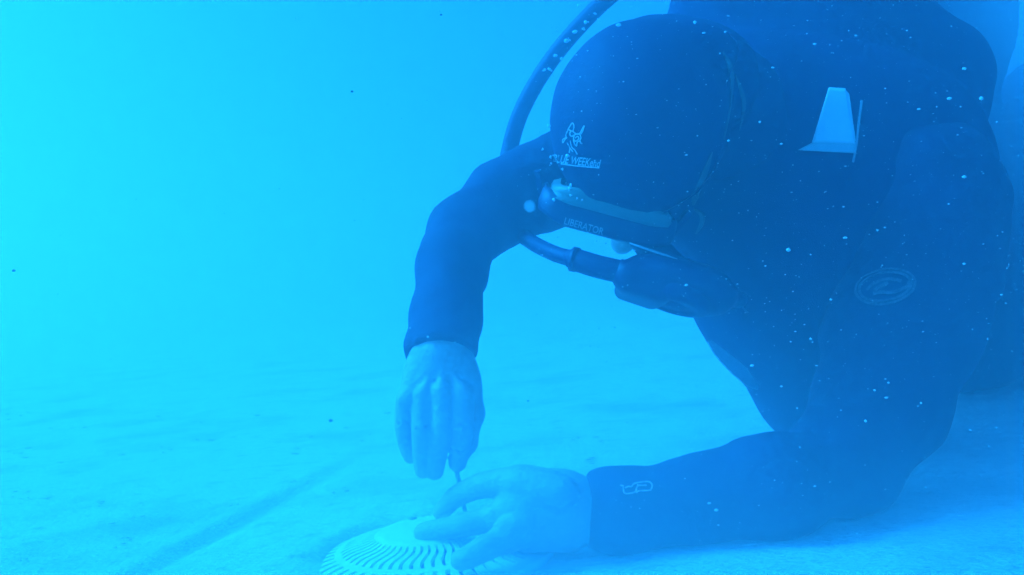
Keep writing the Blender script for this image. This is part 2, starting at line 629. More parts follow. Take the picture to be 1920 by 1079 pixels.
cols = [0.0, 0.31, 0.62, 0.81]          # bar, bar, slot, slot
pv_, pf = [], []
for ly, dz in enumerate((0, -0.0042)):
    for r in rings:
        sw = 0.0
        if r > .0645:
            u_ = min((r - .0645) / .0395, 1.0)
            sw = 0.030 * math.sin(u_ * 2 * math.pi) - 0.070 * u_
            if r > .1124: sw = -0.070 - 0.015 * math.sin((r - .1124) / .023 * math.pi)
        for s in range(N):
            for cc in cols:
                a = 2 * math.pi * (s + cc) / N + sw
                e = 0.0003 if r in (.058,) else 0
                pv_.append((PLC.x + r * DS * math.cos(a), PLC.y + r * DS * math.sin(a), PLC.z + plate_z(r) + dz + e))
NC = N * 4; NR = len(rings)
pres = np.ones((NR - 1, NC), bool)
for i in range(NR - 1):
    if slot_at(rings[i]) and slot_at((rings[i] + rings[i + 1]) / 2):
        for c_ in range(NC):
            if c_ % 4 >= 2: pres[i, c_] = False
tv = lambda i, c_: i * NC + c_ % NC
bv_ = lambda i, c_: NR * NC + i * NC + c_ % NC
for i in range(NR - 1):
    for c_ in range(NC):
        if not pres[i, c_]: continue
        pf.append((tv(i, c_), tv(i + 1, c_), tv(i + 1, c_ + 1), tv(i, c_ + 1)))
        pf.append((bv_(i, c_ + 1), bv_(i + 1, c_ + 1), bv_(i + 1, c_), bv_(i, c_)))
        if not pres[i, (c_ + 1) % NC]: pf.append((tv(i, c_ + 1), tv(i + 1, c_ + 1), bv_(i + 1, c_ + 1), bv_(i, c_ + 1)))
        if not pres[i, (c_ - 1) % NC]: pf.append((tv(i + 1, c_), tv(i, c_), bv_(i, c_), bv_(i + 1, c_)))
        if i + 1 == NR - 1 or not pres[i + 1, c_]: pf.append((tv(i + 1, c_), bv_(i + 1, c_), bv_(i + 1, c_ + 1), tv(i + 1, c_ + 1)))
        if i > 0 and not pres[i - 1, c_]: pf.append((tv(i, c_ + 1), bv_(i, c_ + 1), bv_(i, c_), tv(i, c_)))
pf.append(tuple(tv(0, c_) for c_ in range(NC)))
link('slotted_dome', mesh_of('slotted_dome', pv_, pf, False), M_grate, cover)
link('rim', lathe('rim', [(q * DS, w) for q, w in [(.1462, .0052), (.1492, .0046), (.1505, .0030), (.1508, -.006), (.1462, -.006), (.1462, .0052)]], 96, PLC, (0, 0, 1)), M_grate, cover)
link('sump', lathe('sump', [(.001, .0015), (.08, .0015), (.145 * DS, .0015)], 64, PLC, (0, 0, 1)), M_sump, cover)  # dark disc under the slots, its colour standing for the hole's darkness
for k in range(2):
    a = math.radians(-62 + 180 * k)
    sp = PLC + Vector((math.cos(a) * .042, math.sin(a) * .042, plate_z(.050)))
    link('screw', lathe('screw', [(.0046, -.001), (.0046, .0008), (.0038, .0014), (.001, .0015), (.0001, .0009)], 16, sp, (0, 0, 1)), M_steel, cover)

# ------------------------------------------------------------------ the diver
HC = P(1198, 228, .955)                         # head centre
rr = V(.966, -.258, 0).normalized()
nn = V(-.25, -.935, -.25).normalized()
uu = rr.cross(nn)
if uu.dot(V(0, 0, 1)) < 0: uu = -uu
nn = (nn - uu * nn.dot(uu) - rr * nn.dot(rr)).normalized()
HA = (rr, nn, uu)


def H(a, b_, c_):
    return HC + rr * a + nn * b_ + uu * c_


def rp(px, d): return px * d / F


person = empty('person', fl(1560, 990), 'diver in dark hood and wetsuit bent over the drain grate with both bare hands', 'person')

# arm centrelines: (point, radius of the sleeve)
armR = [(P(1090, 320, 1.13), .060), (P(1010, 352, 1.12), .054), (P(940, 384, 1.10), .0485), (P(880, 430, 1.06), .0430), (P(848, 500, 1.01), .0400), (P(834, 590, .955), .0365), (P(827, 660, .915), .0345), (P(826, 690, .905), .0345)]
aL = lambda x, y, r: (fl(x, y, r), r)
armL = [(P(1720, 380, 1.10), .100), (P(1715, 500, 1.06), .090), (P(1690, 620, 1.01), .079), (P(1650, 750, .955), .066), aL(1598, 862, .050), aL(1450, 912, .0455), aL(1300, 940, .0372), (fl(1160, 957, .036), .0330), (fl(1095, 960, .037), .0318)]
CH = P(1560, 455, 1.20)
T2 = P(1560, 150, 1.30)


def torso(S, o=0.0, k=.06):
    S.ell(CH, (V(1, 0, 0), V(0, 1, 0), V(0, 0, 1)), (.192 + o, .205 + o, .17 + o), k)
    S.cone(P(1400, 250, 1.16), P(1640, 320, 1.20), .115 + o, .125 + o, k)
    S.cone(P(1500, 330, 1.25), P(1800, 560, 1.62), .165 + o, .150 + o, k)
    S.cone(P(1250, 325, 1.14), P(1090, 330, 1.13), .072 + o, .058 + o, .03)
    S.cone(P(1560, 560, 1.20), P(1575, 715, 1.22), .13 + o, .094 + o, .06)
    # hips and legs going away to the right, knees down
    S.cone(P(1800, 560, 1.62), P(2120, 560, 1.95), .135 + o, .10 + o, .05)
    S.cone(P(2120, 560, 1.95), P(2420, 560, 2.5), .075 + o, .048 + o, .03)
    S.cone(P(1760, 400, 1.62), P(1960, 190, 2.25), .12 + o, .105 + o, .05)
    S.cone(P(1960, 190, 2.25), P(2300, 150, 2.55), .100 + o, .06 + o, .03)


# --- suit
S = SDF((-.20, .74, -.01), (1.35, 2.75, .85), .0065)
torso(S)
S.chain(armR, .018)
S.chain(armL, .03)
S.cone(H(.02, -.05, -.09), P(1400, 250, 1.16), .070, .10, .03)
S.wrinkle(.0017, 55, 3)
S.wrinkle(.0007, 130, 4)
# sleeve folds at the elbows
cR = (armR[-1][0] - armR[-2][0]).normalized()
S.cut_plane(P(826, 668, .912), tuple(cR), .07)
cL = (armL[-1][0] - armL[-2][0]).normalized()
S.cut_plane(fl(1092, 960, .036), tuple((cL + V(0, .12, 0)).normalized()), .07)
suit_me = S.mesh('wetsuit')

# --- body: head, face, arms, hands
S = SDF((-.20, .74, .0), (1.35, 2.75, .85), .0075)
torso(S, -.012)
S.chain([(p, r - .008) for p, r in armR], .018)
S.chain([(p, r - .008) for p, r in armL], .03)
# (the fine grid holds head, forearms and hands; the coarse one the rest: both are merged below)
lo = np.array([-.14, .70, .0]); hi = np.array([.46, 1.26, .62])
Fi = SDF(lo, hi, .0023)
Fi.ell(H(0, -.004, .012), HA, (.078, .096, .098), .01)
Fi.ell(H(0, .020, -.060), HA, (.058, .070, .062), .03)         # jaw
Fi.ell(H(0, .066, -.098), HA, (.022, .020, .018), .02)         # chin
Fi.cone(H(0, .090, .004), H(0, .110, -.030), .008, .013, .010) # nose
Fi.cone(H(-.022, .088, .020), H(.022, .088, .020), .012, .012, .015)
for s in (-1, 1):
    Fi.ell(H(s * .031, .082, .002), HA, (.014, .012, .010), .004)
    Fi.ell(H(s * .078, -.005, -.010), HA, (.010, .018, .028), .006)
    Fi.ell(H(s * .036, .070, -.030), HA, (.020, .018, .018), .015)
Fi.cone(H(-.020, .088, -.063), H(.020, .088, -.063), .006, .006, .006)
Fi.cone(H(-.017, .086, -.074), H(.017, .086, -.074), .007, .007, .006)
Fi.cone(H(.02, -.03, -.07), P(1400, 250, 1.16), .058, .075, .03)
Fi.chain([(p, r - .008) for p, r in armR], .018)
Fi.chain([(p, r - .008) for p, r in armL], .03)

# right hand of the diver (left in the picture): back of the hand to the camera, fingers down on the handle
w0 = P(826, 672, .910)
Fi.cone(P(826, 640, .925), w0, .027, .0275, .01)
for x0_, x1_ in ((793, 766), (815, 796), (838, 829), (860, 865)):
    Fi.cone(P(x0_, 690, .905), P(x1_, 738 if x1_ > 780 else 748, .889), .0170, .0122, .005)
Fi.cone(P(800, 700, .912), P(855, 700, .912), .020, .021, .012)
Fi.cone(P(790, 728, .903), P(860, 728, .903), .015, .017, .010)
fingR = [  # (points px,py,d,r)
    [(866, 738, .885, .0125), (868, 800, .878, .0108), (862, 844, .886, .0100), (858, 868, .892, .0094)],
    [(829, 735, .882, .0120), (829, 800, .876, .0106), (820, 852, .882, .0100), (815, 884, .889, .0092)],
    [(794, 742, .886, .0118), (791, 805, .879, .0104), (791, 852, .884, .0096), (793, 882, .890, .0086)],
    [(762, 752, .895, .0108), (757, 796, .892, .0092), (762, 832, .896, .0085), (770, 856, .900, .0078)],
]
for fg in fingR:
    pts = smooth_path([(*P(x, y, d), r) for x, y, d, r in fg], 5)
    for j, (a_, b__) in enumerate(zip(pts[:-1], pts[1:])):
        Fi.cone(a_[:3], b__[:3], a_[3], b__[3], .0006 if j > 2 else .002)
    for i_ in (0, 1):
        x, y, d, r = fg[i_]
        Fi.ell(P(x, y, d - .004), (V(1, 0, 0), V(0, 1, 0), V(0, 0, 1)), (r * .85, r * .8, r * .75), .004)
for fg in fingR:
    for i_ in (1, 2):
        x, y, d, r_ = fg[i_]
        for dy in (-3, 3):
            c_ = P(x, y + dy, d - r_ * .96)
            Fi.cone(c_ - V(.006, 0, .001), c_ + V(.006, 0, -.001), .0011, .0011, .0015, True)
    x, y, d, r_ = fg[0]
    Fi.cone(P(826 + (x - 826) * .35, 692, .884), P(x, y - 10, d - r_ * .75), .0020, .0030, .006)
# thumb behind the handle
for a_, b__, ra, rb in ((P(872, 715, .915), P(884, 775, .922), .017, .0135), (P(884, 775, .922), P(874, 830, .926), .0130, .0115), (P(874, 830, .926), P(860, 862, .920), .0112, .0090)):
    Fi.cone(a_, b__, ra, rb, .006)

# left hand of the diver (right in the picture)
Fi.cone(fl(1130, 957, .037), fl(1060, 942, .048), .0215, .0250, .012)
Fi.cone(fl(1130, 963, .034), fl(1060, 970, .036), .0215, .0245, .012)
Fi.ell(fl(1010, 948, .054), (V(1, 0, 0), V(0, 1, 0), V(0, 0, 1)), (.036, .026, .018), .016)
Fi.cone(fl(1055, 938, .053), fl(985, 918, .064), .0260, .0210, .018)
Fi.cone(fl(1055, 965, .039), fl(975, 958, .046), .0260, .0215, .018)
Fi.cone(fl(1055, 985, .030), fl(985, 992, .032), .0210, .0180, .018)
Fi.cone(fl(1050, 940, .050), fl(975, 925, .060), .0240, .0190, .012)
fingL = [
    [(1050, 925, .066, .0165), (975, 906, .075, .0155), (905, 911, .071, .0120), (856, 931, .055, .0105), (827, 960, .038, .0086)],     # thumb
    [(985, 948, .055, .0160), (930, 970, .045, .0122), (868, 985, .039, .0110), (815, 995, .034, .0098), (792, 999, .032, .0088)],    # index
    [(985, 985, .038, .0160), (945, 1010, .032, .0122), (905, 1031, .028, .0108), (876, 1046, .024, .0094), (862, 1051, .022, .0086)],  # middle
    [(1000, 1003, .026, .0140), (984, 1008, .022, .0105), (990, 1008, .016, .0090), (1000, 1006, .014, .0080)],  # ring, curled under
    [(1035, 1002, .025, .0125), (1020, 1006, .021, .0100), (1024, 1005, .016, .0085), (1030, 1003, .014, .0075)],
]
for q, fg in enumerate(fingL):
    pts = smooth_path([(*fl(x, y, h), r) for x, y, h, r in fg], 5)
    for j, (a_, b__) in enumerate(zip(pts[:-1], pts[1:])):
        Fi.cone(a_[:3], b__[:3], a_[3], b__[3], .0015 if j > 5 else .006)
    for i_ in (1, 2):
        x, y, h, r = fg[i_]
        Fi.ell(fl(x, y, h) + V(0, .002, .002), (V(1, 0, 0), V(0, 1, 0), V(0, 0, 1)), (r * .95, r * .85, r * .9), .004)
    x, y, h, r = fg[0]
    if q in (1, 2):
        Fi.ell(fl(x, y, h) + Vector((0, 0, .006)), (V(1, 0, 0), V(0, 1, 0), V(0, 0, 1)), (.012, .010, .010), .008)
# merge: sample the coarse field outside the fine box by meshing the coarse one with the box cut out
lo_i = np.floor((lo + .004 - S.lo) / S.h).astype(int); hi_i = np.ceil((hi - .004 - S.lo) / S.h).astype(int)
lo_i = np.maximum(lo_i, 0)
S.D[lo_i[0]:hi_i[0], lo_i[1]:hi_i[1], lo_i[2]:hi_i[2]] = .02
torso(Fi, -.012)
body_me = join('body', S.mesh('b1'), Fi.mesh('b2', .25))
body_me.polygons.foreach_set('use_smooth', [True] * len(body_me.polygons))
link('body', body_me, M_skin, person)
suit = link('wetsuit', suit_me, M_suit, person)

# --- hood
S = SDF(HC - Vector((.22, .22, .22)), HC + Vector((.30, .34, .24)), .0034)
S.ell(H(-.001, -.003, .012), HA, (.0945, .1045, .1060), .01)
S.ell(H(0, .016, -.060), HA, (.068, .078, .070), .035)
S.cone(H(.015, -.045, -.055), P(1385, 250, 1.13), .074, .096, .03)
S.ell(H(.045, -.088, .005), HA, (.050, .030, .050), .025)        # neck folds at the back of the hood
S.ell(H(.085, -.060, -.020), HA, (.030, .035, .045), .025)
S.wrinkle(.0006, 60, 8)
S.ell(H(0, .112, -.008), HA, (.060, .046, .086), .006, True)   # opening for the face
hood_me = S.mesh('hood')
hood = link('hood', hood_me, M_hood, person)

# ------------------------------------------------------------------ buoyancy vest
vest = empty('buoyancy_vest', CH, 'dark inflatable diving vest round the torso with an oval emblem and a pale patch in place of a gap', 'diving vest')
S = SDF(CH - Vector((.40, .36, .34)), CH + Vector((.56, .80, .46)), .0065)
torso(S, .014)
S.ell(P(1585, 520, 1.13), (V(.9, -.3, 0), V(.3, .9, 0), V(0, 0, 1)), (.155, .13, .11), .03)     # chest lobe
S.ell(P(1440, 470, 1.10), (V(.5, -.8, 0), V(.8, .5, 0), V(0, 0, 1)), (.125, .075, .08), .04)    # other lobe behind the regulator
S.cone(P(1330, 70, 1.22), P(1560, 60, 1.25), .075, .10, .05)                                    # shoulder lobes
S.cone(P(1560, 60, 1.25), P(1740, 150, 1.25), .10, .085, .05)
S.ell(P(1690, 40, 1.85), (V(1, 0, 0), V(0, 1, 0), V(0, 0, 1)), (.37, .20, .20), .08)
S.wrinkle(.0016, 38, 5)
for p, r in armR[:4]:
    S.ell(p, HA, (r + .012,) * 3, .01, True)
S.cut_plane(P(1230, 330, 1.2), tuple(V(-1, .1, 0)), .45)
vest_me = S.mesh('vest_bladder')
vest_o = link('vest_bladder', vest_me, M_vest, vest)


def bvh_of(me, off):
    vv = [v.co + off for v in me.vertices]
    return BVHTree.FromPolygons(vv, [tuple(p.vertices) for p in me.polygons])


B_hood = bvh_of(hood_me, person.location)
B_suit = bvh_of(suit_me, person.location)
B_vest = bvh_of(vest_me, vest.location)
CAMP = Vector((0, 0, CAMH))


def lay(bvhs, px, py, off=0.0012):
    d = (P(px, py, 1) - CAMP).normalized()
    best = None
    for bv__ in bvhs:
        h_ = bv__.ray_cast(CAMP, d)
        if h_[0] is not None and (best is None or h_[3] < best[3]):
            best = h_
    if best is None:
        return P(px, py, 1.0), -d
    n_ = best[1]
    if n_.dot(d) > 0: n_ = -n_
    return best[0] + n_ * off, n_


def stroke_mesh(name, lines, w, bv__, thick=.0006, taper=False):
    """raised printed lines (pixel polylines laid on a surface), as thin ribbons"""
    mes = []
    for ln in lines:
        pts = smooth_path([(x, y) for x, y in ln], 4) if len(ln) > 2 else [np.array(p, float) for p in ln]
        pn = [lay(bv__, p[0], p[1], thick / 2 + .0002) for p in pts]
        mes.append(band('r', [p for p, _ in pn], [n_ for _, n_ in pn], [w * (.25 + math.sin(math.pi * i / (len(pn) - 1))) for i in range(len(pn))] if taper else w, thick))
    return join(name, *mes)


def text_mesh(name, body, x, y, height, angle, width, bv__, shear=0.0, off=.0008):
    cu = bpy.data.curves.new('t', 'FONT')
    cu.body = body
    cu.size = 1.0
    cu.shear = shear
    cu.resolution_u = 3
    cu.offset = 0.012
    o = bpy.data.objects.new('t', cu)
    COL.objects.link(o)
    dg = bpy.context.evaluated_depsgraph_get()
    me = bpy.data.meshes.new_from_object(o.evaluated_get(dg))
    bpy.data.objects.remove(o)
    xs = [v.co.x for v in me.vertices]; ys = [v.co.y for v in me.vertices]
    sx = width / (max(xs) - min(xs)); sy = height / (max(ys) - min(ys))
    ca, sa = math.cos(angle), math.sin(angle)
    x_, y_ = min(xs), min(ys)
    bm = bmesh.new(); bm.from_mesh(me)
    bmesh.ops.triangulate(bm, faces=bm.faces[:])
    for v in bm.verts:
        u_ = (v.co.x - x_) * sx; w_ = (v.co.y - y_) * sy
        v.co = lay(bv__, x + u_ * ca + w_ * sa, y + u_ * sa - w_ * ca, off)[0]
    m2 = bpy.data.meshes.new(name)
    bm.to_mesh(m2); bm.free()
    return m2


BH = [B_hood]
# emblem on the hood: a small crested line figure
em = [
    [(1066, 243), (1070, 236), (1074, 231), (1077, 238), (1074, 246), (1066, 243)],
    [(1074, 246), (1082, 252), (1088, 250), (1093, 241), (1096, 236), (1094, 244), (1090, 252)],
    [(1066, 243), (1062, 253), (1062, 258), (1056, 262), (1056, 268), (1060, 262), (1064, 258)],
    [(1071, 246), (1069, 252), (1073, 256), (1078, 253), (1086, 251), (1090, 258), (1088, 264), (1092, 270), (1088, 267)],
    [(1078, 253), (1076, 260), (1080, 265), (1086, 260), (1083, 256), (1079, 259)],
    [(1076, 262), (1078, 270), (1082, 274), (1083, 267), (1088, 264)],
    [(1064, 268), (1069, 277), (1068, 286)],
    [(1070, 264), (1073, 276), (1079, 282), (1083, 290)],
    [(1069, 277), (1075, 285), (1072, 280)],
]
link('hood_emblem', stroke_mesh('hood_emblem', em, .0010, BH), M_print, hood)
link('hood_lettering', text_mesh('hood_lettering', 'BLUE WEEKend', 1037, 304, 15, math.radians(6.5), 90, BH, .25), M_print, hood)
link('hood_underline', stroke_mesh('hood_underline', [[(1044, 306), (1080, 311), (1124, 315)]], .0009, BH), M_print, hood)
# cuff logo on the sleeve
cl = [
    [(1163, 911), (1168, 912), (1169, 920), (1171, 925), (1178, 926), (1190, 923), (1193, 916), (1196, 911)],
    [(1172, 915), (1178, 913), (1184, 913), (1188, 908), (1200, 905), (1216, 904), (1222, 909), (1222, 915), (1217, 920), (1198, 921), (1193, 924), (1193, 916)],
    [(1194, 910), (1200, 911), (1212, 911)],
]
link('sleeve_logo', stroke_mesh('sleeve_logo', cl, .0012, [B_suit]), M_print, suit)

# vest: oval emblem; pale patch and line put in for gaps to the water
BV = [B_vest, B_suit]


def oval(cx, cy, a, b_, tilt, t0=0, t1=360, n=40):
    o = []
    for i in range(n + 1):
        t_ = math.radians(t0 + (t1 - t0) * i / n)
        x, y = a * math.cos(t_), b_ * math.sin(t_)
        o.append((cx + x * math.cos(tilt) + y * math.sin(tilt), cy - x * math.sin(tilt) + y * math.cos(tilt)))
    return o


ti = math.radians(10)
ov = [oval(1660, 538, 56, 32, ti), oval(1660, 538, 49, 26, ti)]
sw = [[(1638, 552), (1650, 549), (1676, 549), (1700, 538), (1706, 528)], [(1626, 545), (1640, 532), (1665, 524), (1690, 528)], [(1640, 548), (1645, 541), (1665, 531)]]
link('oval_emblem', join('oval_emblem', stroke_mesh('a', ov, .0028, BV, .001), stroke_mesh('b', sw, .0040, BV, .001)), M_faint, vest_o)


def patch(name, poly, bv__, nu, thick, off=.001):
    """four pixel corners -> grid laid on the surface, with an edge"""
    (a, b_, c_, d_) = [np.array(p, float) for p in poly]
    vs_, fs = [], []
    for lay_ in range(2):
        for j in range(nu + 1):
            for i in range(nu + 1):
                s_, t_ = i / nu, j / nu
                p = (a * (1 - s_) + b_ * s_) * (1 - t_) + (d_ * (1 - s_) + c_ * s_) * t_
                vs_.append(lay(bv__, p[0], p[1], off + (thick if lay_ else -.002))[0])
    m = (nu + 1)
    for j in range(nu):
        for i in range(nu):
            q = [j * m + i, j * m + i + 1, (j + 1) * m + i + 1, (j + 1) * m + i]
            fs.append(tuple(k + m * m for k in q))
    edge = [i for i in range(m)] + [j * m + nu for j in range(1, m)] + [nu * m + i for i in range(nu - 1, -1, -1)] + [j * m for j in range(nu - 1, 0, -1)]
    for k in range(len(edge)):
        p, q = edge[k], edge[(k + 1) % len(edge)]
        fs.append((p, q, q + m * m, p + m * m))
    return mesh_of(name, vs_, fs)


pn1 = patch('gap_patch', [(1553, 166), (1584, 168), (1603, 272), (1522, 268)], BV, 14, .0012)  # pale patch laid on the vest in place of a gap to bright water
pn1b = patch('gap_patch', [(1582, 168), (1591, 178), (1603, 265), (1596, 265)], BV, 8, .0010)
pn2 = patch('gap_patch_low', [(1522, 268), (1603, 271), (1603, 288), (1495, 282)], BV, 14, .0018)
gap_fill = link('gap_patch', join('gap_patch', pn1, pn1b), M_gap, vest_o)
link('gap_patch_low', pn2, mat('gap_water_low', (.50, .51, .52), .55, (40, (.43, .44, .45), .6)), vest_o)  # lower, duller strip of the same stand-in for the gap
link('gap_sliver', stroke_mesh('gap_sliver', [[(1615, 190), (1609, 232), (1605, 270), (1599, 305)]], .0022, BV, .002), M_pale, vest_o)  # thin pale line put in for a second, narrow gap
# loose strap hanging off the front edge of the vest
sp_ = smooth_path([P(1330, 640, 1.05), P(1352, 664, 1.04), P(1380, 690, 1.03), P(1404, 712, 1.03), P(1420, 727, 1.04)], 5)
link('hanging_strap', band('hanging_strap', sp_, [V(.4, .5, .7)] * len(sp_), [.020 * math.sin(math.pi * (i + 1.5) / (len(sp_) + 2)) + .003 for i in range(len(sp_))], .0018), M_pale, vest)
# chest strap
cs = [lay(BV, x, y, .002) for x, y in smooth_path([(1395, 590), (1370, 560), (1340, 530), (1320, 510)], 5)]
link('chest_strap', band('chest_strap', [p for p, _ in cs], [n_ for _, n_ in cs], .018, .003), M_vest, vest)

# ------------------------------------------------------------------ tank on the back (mostly above the frame)
tax = V(.25, .12, -.96).normalized()
tb = P(1560, -110, 1.30)
tank = empty('scuba_tank', tb, 'grey scuba tank carried on the back behind the hood', 'scuba tank')
link('cylinder', lathe('cylinder', [(.0001, -.02), (.020, -.018), (.045, -.005), (.075, .03), (.088, .07), (.09, .10), (.09, .62), (.080, .66), (.05, .675), (.0001, .68)], 48, tb, tax), M_tank, tank)
link('valve', lathe('valve', [(.0001, -.075), (.014, -.074), (.016, -.05), (.016, -.02), (.0001, -.018)], 20, tb, tax), M_steel, tank)
link('tank_band', lathe('tank_band', [(.0905, .22), (.0935, .221), (.0935, .268), (.0905, .269)], 48, tb, tax), M_vest, tank)

# ------------------------------------------------------------------ diving mask
maskC = H(-.006, .112, .004)
mask = empty('diving_mask', maskC, 'dark low-volume diving mask worn over the face below the hood', 'diving mask')


def rrect(w, h, r, n=6):
    o = []
    for cx, cy, a0 in ((w - r, h - r, 0), (-w + r, h - r, 90), (-w + r, -h + r, 180), (w - r, -h + r, 270)):
        for i in range(n + 1):
            a = math.radians(a0 + 90 * i / n)
            o.append((cx + r * math.cos(a), cy + r * math.sin(a)))
    return o


def M(a, b_, c_, wrap=True):
    """mask coordinates, wrapped back a little at the temples"""
    bk = (a / .08) ** 2 * .013 if wrap else 0
    return maskC + rr * a + nn * (b_ - bk) + uu * c_


def loft(name, secs):
    """rings of equal length -> skin"""
    n = len(secs[0]); vs_, fs = [], []
    for s_ in secs: vs_ += s_
    for j in range(len(secs) - 1):
        for i in range(n):
            i2 = (i + 1) % n
            fs.append((j * n + i, j * n + i2, (j + 1) * n + i2, (j + 1) * n + i))
    return mesh_of(name, vs_, fs)


prof = [(.072, .037, -.012), (.075, .041, -.009), (.077, .042, .008), (.075, .040, .015), (.069, .034, .0165), (.066, .031, .011), (.066, .031, -.010), (.072, .037, -.012)]
link('frame', loft('frame', [[M(x, b_, y) for x, y in rrect(w, h, .028)] for w, h, b_ in prof]), M_plastic, mask)
sk = [(.073, .038, -.009), (.072, .041, -.013), (.070, .044, -.018), (.067, .047, -.025), (.066, .050, -.032), (.058, .050, -.036)]
link('skirt', loft('skirt', [[M(x, b_ * (1 - .62 * (abs(x) / .073) ** 2), y + (.004 if b_ < -.01 else 0) - .006 * max(0, -x / .073) * (b_ < -.016)) for x, y in rrect(w, h, .030)] for w, h, b_ in sk]), M_skirt, mask)
for s in (-1, 1):
    pts = [M(s * .034 + x, .011, y) for x, y in rrect(.031, .030, .016)]
    link('lens', mesh_of('lens', pts + [p - nn * .003 for p in pts], [tuple(range(len(pts)))] + [(i, (i + 1) % len(pts), (i + 1) % len(pts) + len(pts), i + len(pts)) for i in range(len(pts))] + [tuple(range(len(pts), 2 * len(pts)))[::-1]], False), M_glass, mask)
S = SDF(maskC - Vector((.06, .06, .06)), maskC + Vector((.06, .07, .06)), .002)
S.cone(M(.016, .004, .0), M(.028, .018, -.030), .010, .013, .01)
S.cone(M(.044, .008, -.044), M(.030, .030, -.040), .018, .012, .014)
link('nose_pocket', S.mesh('nose_pocket'), mat('pocket_silicone', (.55, .50, .45), .4, (30, (.45, .41, .37), .5), None, .4), mask)
# strap round the hood, and its swivel buckles
st, sn, sw_ = [], [], []
for i in range(61):
    a = math.radians(-62 - 236 * i / 60) + math.pi
    c_ = .006 + .050 * max(0, math.cos(a)) ** 1.0
    k_ = math.sqrt(max(.1, 1 - ((c_ - .012) / .118) ** 2))
    dirv = rr * (math.cos(a) * .0915) + nn * (-math.sin(a) * .1085)
    pt = HC + dirv * k_ + uu * c_
    hit = B_hood.ray_cast(HC + uu * c_ + dirv.normalized() * .19, -dirv.normalized())
    if hit[0] is not None and (hit[0] - pt).length < .06:
        pt = hit[0] + dirv.normalized() * (.0004 if math.sin(a) < -.15 else -.004)
    st.append(pt); sn.append(dirv.normalized()); sw_.append(.016 + .016 * max(0, -math.sin(a) * -1) * 0)
st = [st[0]] + [(st[i - 1] + st[i] * 2 + st[i + 1]) / 4 for i in range(1, 60)] + [st[-1]]
M_strap = mat('silicone_strap', (.022, .025, .085), .6, (30, (.016, .018, .065), .5), None, .3)
link('strap', band('strap', st, sn, .016, .0012), M_strap, mask)
for s in (-1, 1):
    p0, p1 = M(s * .074, .004, .0), M(s * .086, -.018, .0)
    link('buckle', band('buckle', [p0, p0.lerp(p1, .5), p1], [(rr * s + nn * .5).normalized()] * 3, [.022, .020, .017], .006), M_strap, mask)
B_skirt = bvh_of([o for o in mask.children if o.name.startswith('skirt')][0].data, maskC)
B_mask = bvh_of([o for o in mask.children if o.name.startswith('frame')][0].data, maskC)
link('mask_lettering', text_mesh('mask_lettering', 'LIBERATOR', 1057, 420, 13, math.radians(16), 76, [B_mask], 0), mat('mask_print', (.40, .41, .42), .5), mask)

link('lens_highlight', tube('lens_highlight', [P(1180, 456, .893), P(1200, 463, .892), P(1245, 478, .892), P(1270, 486, .893)], [.0006, .0012, .0012, .0005], 8), M_pale, mask)  # pale thin tube that paints the highlight along the lower lens edge

pale = mat('strap_pale', (.10, .11, .105), .45, (60, (.05, .055, .06), .5), None, .4)  # strap tails, paler than the hood
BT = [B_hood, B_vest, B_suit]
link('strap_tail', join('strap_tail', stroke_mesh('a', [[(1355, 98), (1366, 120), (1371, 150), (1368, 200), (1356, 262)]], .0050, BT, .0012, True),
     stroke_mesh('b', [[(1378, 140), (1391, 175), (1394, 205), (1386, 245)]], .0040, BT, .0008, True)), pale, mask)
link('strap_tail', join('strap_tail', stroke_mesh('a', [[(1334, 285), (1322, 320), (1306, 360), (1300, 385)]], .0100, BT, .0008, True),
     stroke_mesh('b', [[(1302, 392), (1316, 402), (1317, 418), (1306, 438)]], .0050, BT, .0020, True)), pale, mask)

# ------------------------------------------------------------------ regulator
regC = P(1275, 530, .945)
reg = empty('regulator', regC, 'black regulator held in the mouth with a hose looping behind the arm', 'regulator')
ra = V(-.30, -.90, .20).normalized()
re1 = V(.93, -.30, 0); re1 = (re1 - ra * re1.dot(ra)).normalized(); re2 = ra.cross(re1)
S = SDF(regC - Vector((.13, .13, .12)), regC + Vector((.15, .15, .12)), .0028)
S.ell(regC, (re1, ra, re2), (.062, .024, .046), .01)
S.cone(P(1172, 515, .925), P(1230, 525, .94), .0150, .020, .012)
S.cone(P(1320, 545, .955), P(1385, 562, .99), .024, .010, .02)
S.slab(P(1205, 540, .94), (re1, ra, re2), (.026, .015, .030), .010, .012)
S.cone(regC, H(0, .095, -.068), .020, .015, .01)
link('second_stage', S.mesh('second_stage'), M_plastic, reg)
link('purge_cover', lathe('purge_cover', [(.0001, .0285), (.012, .0285), (.013, .0265), (.024, .0265), (.025, .0285), (.034, .0275), (.038, .024), (.040, .016), (.040, .010)], 40, regC, ra), M_rubber, reg)
link('mouthpiece', tube('mouthpiece', [H(0, .100, -.068), H(0, .092, -.068)], [.016, .019], 16), M_rubber, reg)
hp = smooth_path([(*P(1172, 512, .925), .0122), (*P(1120, 500, .93), .0122), (*P(1078, 487, .94), .0118), (*P(1074, 486, .941), .0092), (*P(1035, 474, .97), .0086), (*P(990, 450, 1.05), .0090), (*P(955, 420, 1.22), .0100), (*P(940, 370, 1.30), .0110), (*P(950, 305, 1.31), .0120), (*P(975, 215, 1.30), .0122), (*P(1025, 125, 1.29), .0122), (*P(1090, 45, 1.28), .0122), (*P(1160, -20, 1.27), .0122), (*P(1260, -90, 1.27), .0122), (*P(1420, -150, 1.26), .0122), (*P(1545, -150, 1.24), .0122)], 6)
link('hose', tube('hose', hp, [float(p[3]) for p in hp], 18), M_rubber, reg)
